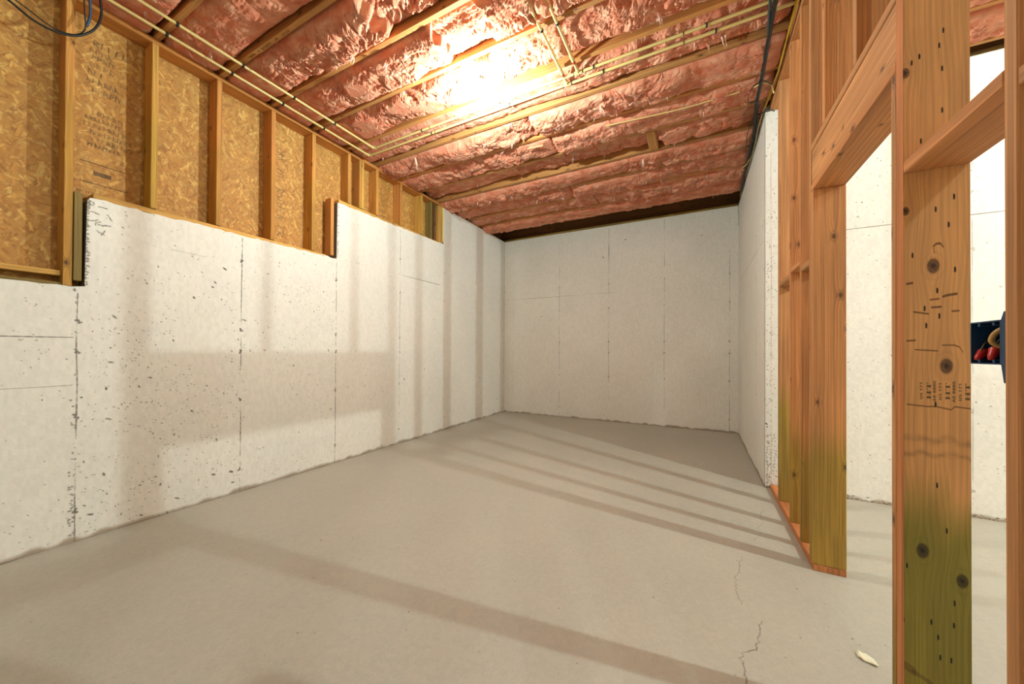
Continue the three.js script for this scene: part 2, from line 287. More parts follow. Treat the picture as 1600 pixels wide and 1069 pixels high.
{
  const s0 = -1.0, wm = DB - s0, hm = 3.6;
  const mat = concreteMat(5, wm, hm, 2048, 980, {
    pits: 20000, density: pitsLeft,
    seams: [[0.735 + 1, 0, 1.62, 0.75], [1.675 + 1, 0, 2.25, 0.95], [2.606 + 1, 0, 2.3, 0.9], [3.566 + 1, 0, 2.9, 0.6], [4.51 + 1, 0, 2.9, 0.35], [5.45 + 1, 0, 3.5, 0.3], [6.49 + 1, 0, 3.55, 0.5]],
    lines: [[2.29, 3.7, 5.4, 0.9], [1.325, 0, 1.72, 0.7], [1.015, 0, 1.72, 0.35], [2.02, 2.2, 2.75, 0.5], [2.75, 3.65, 4.3, 0.6]],
    extra: (splat, r) => {
      for (let i = 0; i < 16; i++) { let x = 1.768 + 0.14 * r() * r(), y = 2.02 + 0.22 * r(), an = r() * 7; for (let q = 0; q < 9; q++) { splat(x, y, 0.0032, 0.0028, an, 0.5 + 0.4 * r(), 1); x += Math.cos(an) * 0.005; y += Math.sin(an) * 0.005; an += (r() - 0.5) * 1.6; } }
      for (let i = 0; i < 60; i++) splat(1.76 + 0.018 * r(), 1.68 + 0.58 * r(), 0.004 + 0.008 * r(), 0.006, r() * 3, 0.5, 1);
      for (let i = 0; i < 45; i++) splat(3.618 + 0.014 * r() * r(), 2.3 + 0.62 * r(), 0.003 + 0.005 * r(), 0.004, r() * 3, 0.6, 1);
      for (let i = 0; i < 40; i++) splat(1.72 + (r() - 0.5) * 0.03, 0.02 + 1.2 * r() * r(), 0.003 + 0.004 * r(), 0.006, r() * 3, 0.5, 1);
    },
  });
  const jag = (x0, y0, x1, y1, n, amp, sd) => { const o = [], r = rng(sd); for (let i = 1; i < n; i++) { const t = i / n; o.push([x0 + (x1 - x0) * t + (x1 === x0 ? amp * (r() - 0.5) : 0), y0 + (y1 - y0) * t + (y1 === y0 || Math.abs(x1 - x0) > 0.2 ? amp * (r() - 0.5) : 0)]); } return o; };
  const pts = [[-1, 0], [6.76, 0], [6.76, 3.545], [4.485, 3.545], ...jag(4.485, 3.545, 4.485, 2.955, 14, 0.008, 4), [4.485, 2.955], ...jag(4.485, 2.955, 2.612, 2.918, 40, 0.012, 5), [2.612, 2.918],
    ...jag(2.612, 2.918, 2.607, 2.285, 26, 0.010, 6), [2.606, 2.285], ...jag(2.606, 2.285, 0.785, 2.262, 50, 0.014, 7), [0.785, 2.262], ...jag(0.772, 2.262, 0.765, 1.668, 30, 0.03, 8), [0.768, 1.668], ...jag(0.768, 1.66, -1, 1.65, 30, 0.008, 9), [-1, 1.65]];
  const m = wallPanel(wallLeft, 'concrete', pts, null, 0.3, mat, wm, hm, s0);
  m.rotation.y = Math.PI / 2; m.position.set(XL - 0.3, 0, 0);
}
const wallBack = struct('wall_back', 'white painted concrete wall at the end of the room');
{
  const s0 = -3.593, wm = 4.146, hm = 3.6;
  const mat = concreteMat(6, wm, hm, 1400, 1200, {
    pits: 1500, density: (x, y) => 0.22 * clamp(0.5 + noise(x * 1.7, y * 2)) + (y < 0.25 ? 0.25 : 0) + (x > 2.2 && y > 1.2 ? 0.25 : 0),
    seams: [[1.21, 0, 3.5, 0.55], [2.154, 0.4, 3.5, 0.6], [3.085, 0.3, 3.5, 0.6], [4.03, 0, 3.5, 0.55], [0.2, 0.3, 2.2, 0.12]],
    lines: [[2.325, 0, 4.15, 0.55]],
    extra: (splat, r) => { splat(2.154, 3.08, 0.005, 0.16, 0, 0.8, 1); for (let i = 0; i < 60; i++) splat(r() * wm, 0.03 * r() * r() + 0.004, 0.004 + 0.006 * r(), 0.004, 0, 0.55, 1); },
  });
  const m = wallPanel(wallBack, 'concrete', [[XL, 0], [XR + 0.3, 0], [XR + 0.3, 3.545], [XL, 3.545]], null, 0.25, mat, wm, hm, s0);
  m.position.set(0, 0, -DB - 0.25);
  bd(wallBack, 'sill_plate', XL, XR + 0.3, 3.547, 3.583, DB - 0.006, DB + 0.14, 'x', TREATED, { tint: [1.15, 1.05, 0.8] });
}
const wallRight = struct('wall_right', 'white painted concrete wall on the right of the alcove');
{
  const wm = 2.47, hm = 3.6;
  const mat = concreteMat(8, wm, hm, 800, 1000, {
    pits: 700, density: (x, y) => (x < 0.2 ? 0.5 : 0.1),
    seams: [[0.03, 0, 3.5, 0.6], [0.55, 0, 3.5, 0.55], [1.45, 0, 3.5, 0.35], [2.3, 0, 3.5, 0.3]], lines: [[2.33, 0.1, 2.45, 0.6]],
  });
  const m = wallPanel(wallRight, 'concrete', [[-DB, 0], [-DR, 0], [-DR, 3.545], [-DB, 3.545]], null, 0.25, mat, wm, hm, -DB);
  const U = m.geometry.attributes.uv, P = m.geometry.attributes.position;
  for (let i = 0; i < P.count; i++) U.setXY(i, (-P.getX(i) - DR) / wm, P.getY(i) / hm);
  m.rotation.y = -Math.PI / 2; m.geometry.scale(1, 1, 1); m.position.set(XR + 0.25, 0, 0);
  // turned so that its painted face looks along -x
  m.geometry.translate(0, 0, 0);
  bd(wallRight, 'sill_plate', XR + 0.01, XR + 0.15, 3.547, 3.585, DR + 0.005, DB, 'z', TREATED);
}
const wallReturn = struct('wall_return', 'white painted concrete wall seen through the stud wall');
{
  const wm = 6.0, hm = 3.6;
  const mat = concreteMat(9, wm, hm, 2048, 1228, {
    pits: 5200, density: (x, y) => x < 0.08 ? 1 : x < 1.1 ? 0.62 * clamp(0.7 + 0.8 * noise(x * 3, y * 3)) : 0.28,
    seams: [[0.045, 0, 3.5, 0.25], [1.31, 0.1, 3.4, 0.3]], lines: [[2.32, 0.3, 2.2, 0.8]],
    extra: (splat, r) => { for (let i = 0; i < 260; i++) splat(0.01 + 0.12 * r() * r(), r() * (r() < 0.5 ? 0.5 : 2.6), 0.002 + 0.005 * r(), 0.003, r() * 3, 0.6, 1); for (let i = 0; i < 200; i++) splat(r() * 2.5, 0.05 * r() * r(), 0.004 + 0.006 * r(), 0.004, 0, 0.6, 1); },
  });
  const m = wallPanel(wallReturn, 'concrete', [[XR + 0.252, 0], [6.5, 0], [6.5, 3.545], [XR + 0.252, 3.545]], null, 0.25, mat, wm, hm, XR);
  m.position.set(0, 0, -DR - 0.25);
  const e = wallPanel(wallReturn, 'concrete_corner', [[XR + 0.001, 0], [XR + 0.251, 0], [XR + 0.251, 3.545], [XR + 0.001, 3.545]], null, 0.02, mat, wm, hm, XR);
  e.position.set(0, 0, -DR + 0.001);
  bd(wallReturn, 'sill_plate', XR + 0.16, 6.5, 3.547, 3.585, DR + 0.01, DR + 0.15, 'x', TREATED);
}
for (const [n, l, g] of [['wall_far', 'white concrete wall at the far side of the next room', [0.25, 3.56, 7.2, 6.575, 1.78, -0.45]], ['wall_front', 'white concrete wall behind the camera', [10.4, 3.56, 0.25, 1.5, 1.78, 3.05]], ['wall_left_front', 'white concrete wall left of the camera', [0.3, 3.545, 1.9, XL - 0.15, 1.7725, 1.96]]]) {
  const G = new THREE.BoxGeometry(g[0], g[1], g[2]); G.translate(g[3], g[4], g[5]);
  const m = mesh(n, G, PLAINWHITE, scene); m.userData = { kind: 'structure', label: l };
}

// ---------------------------------------------------------------- left framed wall on the concrete
{
  const X1 = XL - 0.004, X0 = XL - 0.14, T = 3.542, o = { seg: 4 };
  const yb = d => d < 0.77 ? 1.755 : d < 2.6 ? 2.30 + 0.006 : 2.965;
  const gt = { green: 3.05, greenAmt: 0.45 };
  bd(wallLeft, 'top_plate', X0, X1, T, JB, -1.0, 4.47, 'z', PINE[1], { tint: [1, 0.92, 0.8], seg: 3 });
  // sole plates on each step
  bd(wallLeft, 'sole_plate', X0, X1 - 0.03, 1.724, 1.758, -1.0, 0.672, 'z', PINE[0]);
  bd(wallLeft, 'sill_plate', X0 - 0.05, X1 - 0.02, 1.652, 1.680, -1.0, 0.70, 'z', TREATED);
  bd(wallLeft, 'sole_plate', X0, X1 - 0.012, 2.266, 2.304, 0.80, 2.49, 'z', PINE[0]);
  bd(wallLeft, 'sole_plate', X0, X1 - 0.014, 2.93, 2.966, 2.64, 4.33, 'z', PINE[0]);
  for (const [d0, d1, y0] of [[0.282, 0.32, 1.755], [0.673, 0.712, 1.66], [1.079, 1.117, 2.306], [1.482, 1.52, 2.306], [1.915, 1.953, 2.306], [2.318, 2.356, 2.306], [2.750, 2.788, 2.968], [2.905, 2.938, 2.968], [2.942, 2.972, 2.968], [3.156, 3.194, 2.968], [3.564, 3.602, 2.968], [3.972, 4.010, 2.968]])
    bd(wallLeft, 'stud', X0, X1, y0, T - 0.001, d0, d1, 'y', pick(PINE), { ...gt, tint: [1.03, 1.0, 0.88].map(v => v * (0.95 + 0.1 * R0())) });
  // short boards against the step ends, and the last bay
  bd(wallLeft, 'short_board', X0, X1 + 0.004, 1.70, 2.28, 0.716, 0.752, 'y', TREATED);
  bd(wallLeft, 'short_stud', X0 + 0.05, X1 + 0.012, 2.306, 2.94, 2.528, 2.565, 'y', PINE[1]);
  bd(wallLeft, 'stud', X0, X1 - 0.02, 2.968, T - 0.001, 4.205, 4.243, 'y', TREATED);
  bd(wallLeft, 'stud', X0, X1 - 0.01, 2.968, T - 0.001, 4.29, 4.328, 'y', DARKWOOD);
  bd(wallLeft, 'buck_board', X0 + 0.01, X1 - 0.006, 2.958, T - 0.001, 4.375, 4.473, 'y', PINE[0]);
  const foam = new THREE.MeshStandardMaterial({ color: 0xe6d48c, roughness: 0.9 });
  const fp = []; const fr = rng(71); for (let i = 0; i <= 14; i++) fp.push([XL - 0.006 + 0.006 * fr(), 2.985 + 0.55 * i / 14, -4.478 + 0.006 * (fr() - 0.5)]);
  mesh('foam_bead', tubeGeo(fp, 0.012, 7, 60), foam, wallLeft);
  // strand board outside the studs, in sheets
  const prints = [
    null,
    (g, S, H, r) => { g.save(); g.translate(S * 0.44, 0); g.rotate(0); for (let i = 0; i < 7; i++) smudge(g, -60 + 60 * r(), 150 + i * 44 + 16 * r(), 60 + 90 * r(), 24 + 16 * r(), r, 0.4 + 0.2 * r(), 6); for (let i = 0; i < 6; i++) smudge(g, -60 + 40 * r(), 560 + i * 38, 110 + 70 * r(), 20 + 8 * r(), r, 0.4 + 0.25 * r(), 5); g.fillStyle = 'rgba(50,34,18,.6)'; g.fillRect(-70, 860, 180, 5); g.fillRect(-20, 905, 70, 24); g.fillRect(-70, 975, 190, 5); for (let i = 0; i < 4; i++) smudge(g, -80, 1030 + i * 24, 190, 14, r, 0.5, 3); g.strokeStyle = 'rgba(50,34,18,.6)'; g.lineWidth = 3; g.strokeRect(-70, 1150, 170, 90); for (let i = 0; i < 4; i++) smudge(g, -60, 1160 + i * 20, 150, 10, r, 0.5, 2); g.restore(); },
    (g, S, H, r) => { g.save(); g.translate(S * 0.42, 260); for (const [y, h] of [[0, 90], [170, 60], [330, 110], [480, 90], [640, 80]]) { g.save(); g.translate(0, y); g.rotate(Math.PI / 2); smudge(g, 0, -70, h * 1.2, 56, r, 0.5, 7); g.restore(); } g.restore(); },
    (g, S, H, r) => { for (let i = 0; i < 9; i++) smudge(g, S * 0.42, 200 + i * 60, 110, 34, r, 0.45, 4); for (let i = 0; i < 6; i++) smudge(g, S * 0.3, 260 + i * 80, 90, 26, r, 0.4, 4); },
  ];
  const sheets = [[-1.0, 0.30, 1.6], [0.302, 1.5, 1.6], [1.502, 2.77, 2.2], [2.772, 4.02, 2.85], [4.022, 4.52, 2.85]];
  sheets.forEach(([d0, d1, y0], i) => {
    const g = new THREE.BoxGeometry(0.011, JB - y0, d1 - d0), P = g.attributes.position, U = g.attributes.uv;
    for (let q = 0; q < P.count; q++) U.setXY(q, (-P.getZ(q) + (d1 - d0) / 2) / OSB_W, (P.getY(q) + (JB - y0) / 2 + (y0 - 1.1)) / OSB_H);
    mesh('sheathing_panel', g, osbMat(40 + i, prints[i] ?? null), wallLeft, [X0 - 0.007, (JB + y0) / 2, -(d0 + d1) / 2]);
  });
}

// ---------------------------------------------------------------- stud partition on the right
const wallPart = struct('wall_partition', 'open stud wall of orange lumber with a framed doorway');
{
  const G = { green: 0.72 }, T = 3.502;
  const fir = (x0, x1, y0, y1, d0, d1, ax, name, o = {}, i) => bd(wallPart, name, x0, x1, y0, y1, d0, d1, ax, i == null ? pick(FIR) : FIR[i], o);
  fir(XP0, XP1, 0, 0.038, 2.626, 4.02, 'z', 'sole_plate', { tint: [0.95, 0.72, 0.6], seg: 2 });
  fir(XP0, XP1, 0, 0.038, -2.9, 1.686, 'z', 'sole_plate', { tint: [0.95, 0.72, 0.6], seg: 2 });
  fir(XP0, XP1, T, 3.54, -2.9, 4.04, 'z', 'top_plate', { seg: 2 });
  fir(XP0, XP1, 3.541, JB, -2.9, 4.04, 'z', 'top_plate', { seg: 2 });
  for (const [d0, d1, g] of [[3.604, 3.642, 0.82], [3.186, 3.224, 0.72], [2.893, 2.931, 0.66], [2.668, 2.706, 0.74], [1.139, 1.177, 0.3], [0.74, 0.778, 0.6], [0.33, 0.368, 0.6], [-0.08, -0.042, 0.6], [-0.5, -0.46, 0.6], [-0.9, -0.86, 0.6], [-1.3, -1.26, 0.6], [-1.7, -1.66, 0.6], [-2.1, -2.06, 0.6], [-2.5, -2.46, 0.6]])
    fir(XP0, XP1, 0.039, T - 0.001, d0, d1, 'y', 'stud', { green: g });
  // doorway
  fir(XP0, XP1, 0.039, 2.199, 2.626, 2.664, 'y', 'jack_stud', { green: 0.66 }, 1);
  fir(XP0, XP1, 0.039, 2.199, 1.652, 1.686, 'y', 'jack_stud', { green: 0.4 }, 0);
  fir(XP0, XP1, 2.2, 2.238, 1.652, 2.664, 'z', 'header_plate', {}, 1);
  fir(XP0 + 0.004, XP0 + 0.044, 2.239, 2.44, 1.652, 2.664, 'z', 'header_beam', {}, 0);
  fir(XP1 - 0.044, XP1 - 0.004, 2.239, 2.44, 1.652, 2.664, 'z', 'header_beam', {}, 1);
  fir(XP0, XP1, 2.441, 2.477, 1.652, 2.664, 'z', 'header_plate', {}, 0);
  for (const d of [2.412, 1.99]) fir(XP0, XP1, 2.478, T - 0.001, d, d + 0.04, 'y', 'cripple_stud');
  // blocking
  fir(XP0, XP1, 1.795, 1.833, 3.225, 3.603, 'z', 'blocking', {}, 0); fir(XP0, XP1, 1.828, 1.866, 2.932, 3.185, 'z', 'blocking', {}, 1); fir(XP0, XP1, 1.778, 1.816, 2.707, 2.892, 'z', 'blocking', {}, 0);
  fir(XP0, XP1, 1.833, 1.871, 1.178, 1.604, 'z', 'blocking', {}, 1); fir(XP0, XP1, 1.808, 1.846, 0.779, 1.138, 'z', 'blocking', {}, 0);
  // the stud by the camera has its own face: knots, slots, a stamp
  const c = document.createElement('canvas'); c.width = 512; c.height = 2048; const g = c.getContext('2d'), r = rng(77);
  const X = p => (p - 1413) / 100 * 512, Y = p => (2.65 - 1.25 + (p - 549) / 495) * 819.2;
  const im = g.createImageData(512, 2048);
  const KN = [[1459, 411, 10], [1478, 567, 10], [1442, 857, 10], [1500, 892, 9], [1417, 320, 6], [1417, 98, 7]];
  for (let j = 0; j < 2048; j++) for (let i = 0; i < 512; i++) {
    const x = 1413 + i / 5.12, y = 549 + (j / 819.2 - 1.4) * 495; let bx = 0, dk = 0;
    for (const k of KN) { const dx = x - k[0], dy = (y - k[1]), q = Math.hypot(dx, dy * 0.8) / k[2]; bx += 9 * Math.exp(-q * q * 0.10) * Math.tanh(dx / 6); if (q < 1.1) dk = Math.max(dk, sstep(1.1, 0.75, q) * (0.62 + 0.12 * noise(dx * 0.5, dy * 0.5) + 0.25 * sstep(0.6, 0.1, q))); else if (q < 2.3) dk = Math.max(dk, 0.08 * (0.5 + 0.5 * Math.sin(q * 8)) * sstep(2.3, 1.2, q)); }
    const u = x - bx, n = 0.05 * noise(u * 0.9, y * 0.012) + 0.035 * noise(u * 4, y * 0.05) + 0.10 * fbm(x * 0.03, y * 0.006, 3) + 0.03 * Math.sin(u * 0.7 + 5 * noise(u * 0.04, y * 0.006));
    let v = 1 + n; for (const [by, bh] of [[681, 5], [706, 4]]) v -= 0.2 * Math.exp(-(((y - by - 4 * noise(x * 0.05, by)) / bh) ** 2)) * (0.6 + 0.4 * noise(x * 0.1, y * 0.2));
    const f = sstep(735, 850, y + 22 * noise(x * 0.04, y * 0.02)); const cc = [222 - 82 * f, 180 - 38 * f, 130 - 64 * f], D = 1 - dk;
    const q = (j * 512 + i) * 4; im.data[q] = clamp(cc[0] * v * (0.25 + 0.75 * D), 0, 255); im.data[q + 1] = clamp(cc[1] * v * (0.2 + 0.8 * D), 0, 255); im.data[q + 2] = clamp(cc[2] * v * (0.18 + 0.82 * D), 0, 255); im.data[q + 3] = 255;
  }
  g.putImageData(im, 0, 0);
  g.fillStyle = 'rgba(30,18,10,.9)';
  for (const [x, y] of [[1427.6, 392], [1491, 419], [1465, 450], [1446, 477], [1468, 489.5], [1448.5, 504], [1475, 46], [1469, 68], [1439, 77], [1427, 84], [1473, 105], [1473, 170], [1441, 212], [1490, 307], [1463, 323], [1482, 349], [1464, 752], [1478, 820], [1418, 885], [1489, 928], [1455, 965], [1488, 962], [1465, 986], [1468, 1016], [1484, 1016], [1412.5, 972], [1462, 627]]) { g.beginPath(); g.ellipse(X(x), Y(y), 8, 7, 0.15, 0, 7); g.rect(X(x) - 7, Y(y) - 6, 13, 13); g.fill(); }
  g.strokeStyle = 'rgba(70,40,20,.65)'; g.lineCap = 'round';
  const st = (pts, w) => { g.lineWidth = w; g.beginPath(); pts.forEach((p, i) => i ? g.lineTo(X(p[0]), Y(p[1])) : g.moveTo(X(p[0]), Y(p[1]))); g.stroke(); };
  st([[1473, 460], [1480, 458], [1494, 456.5]], 6); st([[1454, 464], [1468, 463]], 4); st([[1456, 476], [1471, 475.5]], 5); st([[1429, 482], [1440, 484], [1452, 486]], 4); st([[1486, 483], [1497, 482.5]], 4); st([[1460, 380], [1464, 377], [1470, 377], [1474, 383]], 5); st([[1459, 380], [1461, 391]], 5); st([[1418, 437], [1428, 436]], 6); st([[1472, 535], [1490, 535], [1497, 538], [1502, 546]], 3); st([[1431, 542], [1466, 544]], 3); st([[1418, 629], [1450, 631], [1462, 630], [1485, 634], [1490, 629], [1513, 631]], 3); st([[1418, 528], [1432, 527]], 4); g.globalAlpha = 0.45; st([[1413, 1043], [1430, 1050]], 22); st([[1425, 1049], [1450, 1058], [1470, 1070]], 11); g.globalAlpha = 1;
  g.fillStyle = 'rgba(44,40,22,.8)'; g.textAlign = 'center'; g.textBaseline = 'middle';
  for (const [x, t, s] of [[1440.5, 'US 171', 20], [1452, 'HT', 44], [1460.5, 'AE 8880', 18], [1469, 'US 171', 20], [1480, 'HT', 44], [1489, 'AE 8880', 18], [1498, 'US 171', 20], [1508.5, 'HT', 44]]) {
    g.save(); g.translate(X(x), Y(606.5)); g.rotate(-Math.PI / 2); g.scale(t === 'HT' ? 0.66 : 0.5, 1); g.globalAlpha = 0.9; g.font = `bold ${t === 'HT' ? 46 : 29}px ${t === 'HT' ? 'serif' : 'sans-serif'}`; g.fillText(t, 0, 0); g.restore();
  }
  const t = new THREE.CanvasTexture(c); t.colorSpace = THREE.SRGBColorSpace; t.magFilter = THREE.LinearFilter; t.wrapS = t.wrapT = THREE.ClampToEdgeWrapping;
  const face = new THREE.MeshStandardMaterial({ map: t, bumpMap: t, bumpScale: 0.0008, roughness: 0.72, color: 0xf4dcc0 });
  const k = new THREE.BoxGeometry(XP1 - XP0, T - 0.04, 0.044, 1, 1, 1); const P = k.attributes.position, U = k.attributes.uv, N = k.attributes.normal;
  const col = []; for (let i = 0; i < P.count; i++) { const y = P.getY(i) + (T + 0.04) / 2; if (N.getZ(i) > 0.5) { U.setXY(i, (P.getX(i) + (XP1 - XP0) / 2) / (XP1 - XP0), (y - 0.15) / 2.5); } else U.setXY(i, P.getX(i) + P.getZ(i) + 0.07, y); col.push(1, 0.86, 0.8); }
  k.setAttribute('color', new THREE.Float32BufferAttribute(col, 3));
  mesh('king_stud', k, [FIR[1], FIR[1], FIR[1], FIR[1], face, FIR[1]], wallPart, [(XP0 + XP1) / 2, (T + 0.038) / 2, -(1.605 + 0.022)]);
}

// ---------------------------------------------------------------- ceiling: deck, joists, blocking
const ceiling = struct('ceiling', 'open floor joists under a plywood deck');
{
  const deck = new THREE.MeshStandardMaterial({ color: 0x9a7a4e, roughness: 0.9 });
  const g = new THREE.BoxGeometry(10.7, 0.06, 10.2); g.translate(1.35, JB + 0.236 + 0.03, -1.9);
  mesh('deck', g, deck, ceiling);
  const inkText = (txt, w, h) => { const c = document.createElement('canvas'); c.width = 512; c.height = 40; const q = c.getContext('2d'); q.fillStyle = 'rgba(48,30,16,0.85)'; q.font = 'bold 30px monospace'; q.textBaseline = 'middle'; q.translate(512, 40); q.rotate(Math.PI); q.fillText(txt, 8, 20); const t = new THREE.CanvasTexture(c); t.colorSpace = THREE.SRGBColorSpace; t.magFilter = THREE.LinearFilter; return new THREE.MeshStandardMaterial({ map: t, transparent: true, roughness: 0.8 }); };
  for (let k = -10; k <= 12; k++) {
    const d = JOIST_D(k); if (d > 6.2) continue;
    const m = pick(JOISTW);
    bd(ceiling, 'floor_joist', XL - 0.14, 0.70, JB + 0.001, JB + 0.235, d - 0.019, d + 0.019, 'x', m, { seg: 2, c: 0.002 });
    if (d < DR - 0.05) bd(ceiling, 'floor_joist', 0.702, 6.45, JB + 0.001, JB + 0.235, d - 0.019, d + 0.019, 'x', m, { seg: 2, c: 0.002 });
  }
  for (const [k, x, txt] of [[0, -2.93, 'JO101  M1  SGROVE A  QUAL'], [-1, -2.6, '1 x 7   M2  SGROVE']]) {
    const p = new THREE.PlaneGeometry(0.62, 0.03); p.rotateX(Math.PI / 2);
    mesh('ink_print', p, inkText(txt), ceiling, [x, JB + 0.0004, -JOIST_D(k)]);
  }
  bd(ceiling, 'blocking', -0.50, -0.405, JB - 0.006, JB + 0.13, JOIST_D(6) + 0.021, JOIST_D(7) - 0.021, 'z', JOISTW[0]);
  // rim boards close the joist ends
  bd(ceiling, 'rim_board', XL - 0.14, XR + 0.25, JB + 0.006, JB + 0.235, DB + 0.11, DB + 0.148, 'x', DARKWOOD);
  bd(ceiling, 'rim_board', XL - 0.18, XL - 0.142, JB + 0.001, JB + 0.235, -3.1, 6.66, 'z', DARKWOOD);
  bd(ceiling, 'rim_board', XR + 0.16, XR + 0.198, JB + 0.006, JB + 0.235, DR + 0.1, 6.62, 'z', DARKWOOD);
  bd(ceiling, 'rim_board', XR + 0.2, 6.6, JB + 0.006, JB + 0.235, DR + 0.05, DR + 0.088, 'x', DARKWOOD);
  bd(ceiling, 'rim_board', 6.46, 6.5, JB - 0.02, JB + 0.235, -3.1, 4.0, 'z', DARKWOOD);
  bd(ceiling, 'rim_board', XL - 0.18, 6.5, JB - 0.02, JB + 0.235, -3.15, -3.1, 'x', DARKWOOD);
}

// ---------------------------------------------------------------- fibreglass batts
const FIB = (() => {
  const S = 1024, a = new Uint8Array(S * S * 4), b = new Uint8Array(S * S * 4), f = new Float32Array(S * S), r = rng(55);
  // curled fibres
  for (let n = 0; n < 5200; n++) {
    let x = r() * S, y = r() * S, an = r() * 7, cur = (r() - 0.5) * 0.09; const L = 30 + 130 * r() * r(), k = 0.10 + 0.35 * r() * r();
    for (let t = 0; t < L; t++) { x += Math.cos(an); y += Math.sin(an); an += cur + (r() - 0.5) * 0.12; const e = k * Math.sin(Math.PI * t / L); const i = ((x | 0) % S + S) % S, j = ((y | 0) % S + S) % S; f[j * S + i] += e; f[j * S + (i + 1) % S] += e * 0.5; f[((j + 1) % S) * S + i] += e * 0.5; }
  }
  const per = (x, y, s) => { const w = x / S, v = y / S, n = (p, q) => fbm(p * s / S, q * s / S, 3); return (n(x, y) * (1 - w) + n(x - S, y) * w) * (1 - v) + (n(x, y - S) * (1 - w) + n(x - S, y - S) * w) * v; };
  for (let j = 0; j < S; j++) for (let i = 0; i < S; i++) {
    const n = j * S + i, k = n * 4, p = per(i, j, 9), q = Math.min(1, f[n] * 0.5), pale = clamp(0.3 + 0.9 * p + 0.22 * q);
    a[k] = 214 + 26 * pale; a[k + 1] = 122 + 68 * pale; a[k + 2] = 92 + 66 * pale; a[k + 3] = 255;
    b[k] = b[k + 1] = b[k + 2] = clamp(110 + 90 * p - 120 * q, 0, 255); b[k + 3] = 255;
  }
  const map = wrapTex(a, S, S, true), bump = wrapTex(b, S, S); map.repeat.set(1.5, 1.5); bump.repeat.set(1.5, 1.5);
  return new THREE.MeshPhysicalMaterial({ map, bumpMap: bump, bumpScale: 0.009, roughness: 1, specularIntensity: 0.05 });
})();
const STRAND = new THREE.MeshStandardMaterial({ color: 0xe6b298, roughness: 1, side: THREE.DoubleSide });
const TUFT = new THREE.MeshStandardMaterial({ color: 0xf2cdb8, roughness: 1 });
function tuftGeo(r, len, w, lean) {          // a torn wisp hanging down: a few flattened, tapering strands
  const gs = [];
  for (let s = 0; s < 4; s++) {
    const pts = []; let x = (r() - 0.5) * w, z = (r() - 0.5) * w; const l = len * (0.5 + 0.5 * r());
    for (let i = 0; i <= 6; i++) { pts.push([x + lean[0] * i / 6 * l, 0.03 - (l + 0.03) * i / 6, z + lean[1] * i / 6 * l]); x += (r() - 0.5) * w * 0.5; z += (r() - 0.5) * w * 0.5; }
    const g = tubeGeo(pts, w * 0.33, 5, 8), P = g.attributes.position;
    for (let i = 0; i <= 8; i++) { const t = i / 8, k = (0.55 + 0.6 * Math.sin(Math.PI * Math.min(1, t * 1.3))) * (1 - t * 0.85) * (0.8 + 0.4 * r()); const c = new THREE.Vector3(); for (let j = 0; j < 5; j++) c.add(new THREE.Vector3().fromBufferAttribute(P, i * 6 + j)); c.multiplyScalar(0.2); for (let j = 0; j <= 5; j++) { const v = new THREE.Vector3().fromBufferAttribute(P, i * 6 + j).sub(c).multiplyScalar(k).add(c); P.setXYZ(i * 6 + j, v.x, v.y, v.z); } }
    g.computeVertexNormals(); gs.push(g);
  }
  return mergeGeometries(gs);
}
const TUFT_GEOS = (() => { const r = rng(404), o = []; for (let i = 0; i < 8; i++) o.push(tuftGeo(r, 0.05 + 0.06 * r(), 0.012 + 0.012 * r(), [(r() - 0.5) * 0.9, (r() - 0.5) * 0.9])); return o; })();
// long torn strips that hang in plain sight: x, depth, length, lean
const HANG = [[-3.02, 3.22, 0.2, [0.1, -0.25]], [-0.82, 3.30, 0.10, [0.5, 0.2]], [-0.24, 2.62, 0.13, [0.1, 0.1]], [0.17, 3.0, 0.13, [0.15, -0.1]], [-1.29, 4.03, 0.17, [-0.25, 0]], [-0.58, 4.46, 0.12, [0.05, 0.1]], [-2.2, 2.03, 0.09, [-0.3, 0.2]], [-2.4, 1.86, 0.08, [0.4, 0.4]], [-2.0, 3.6, 0.08, [-0.6, 0.2]]];
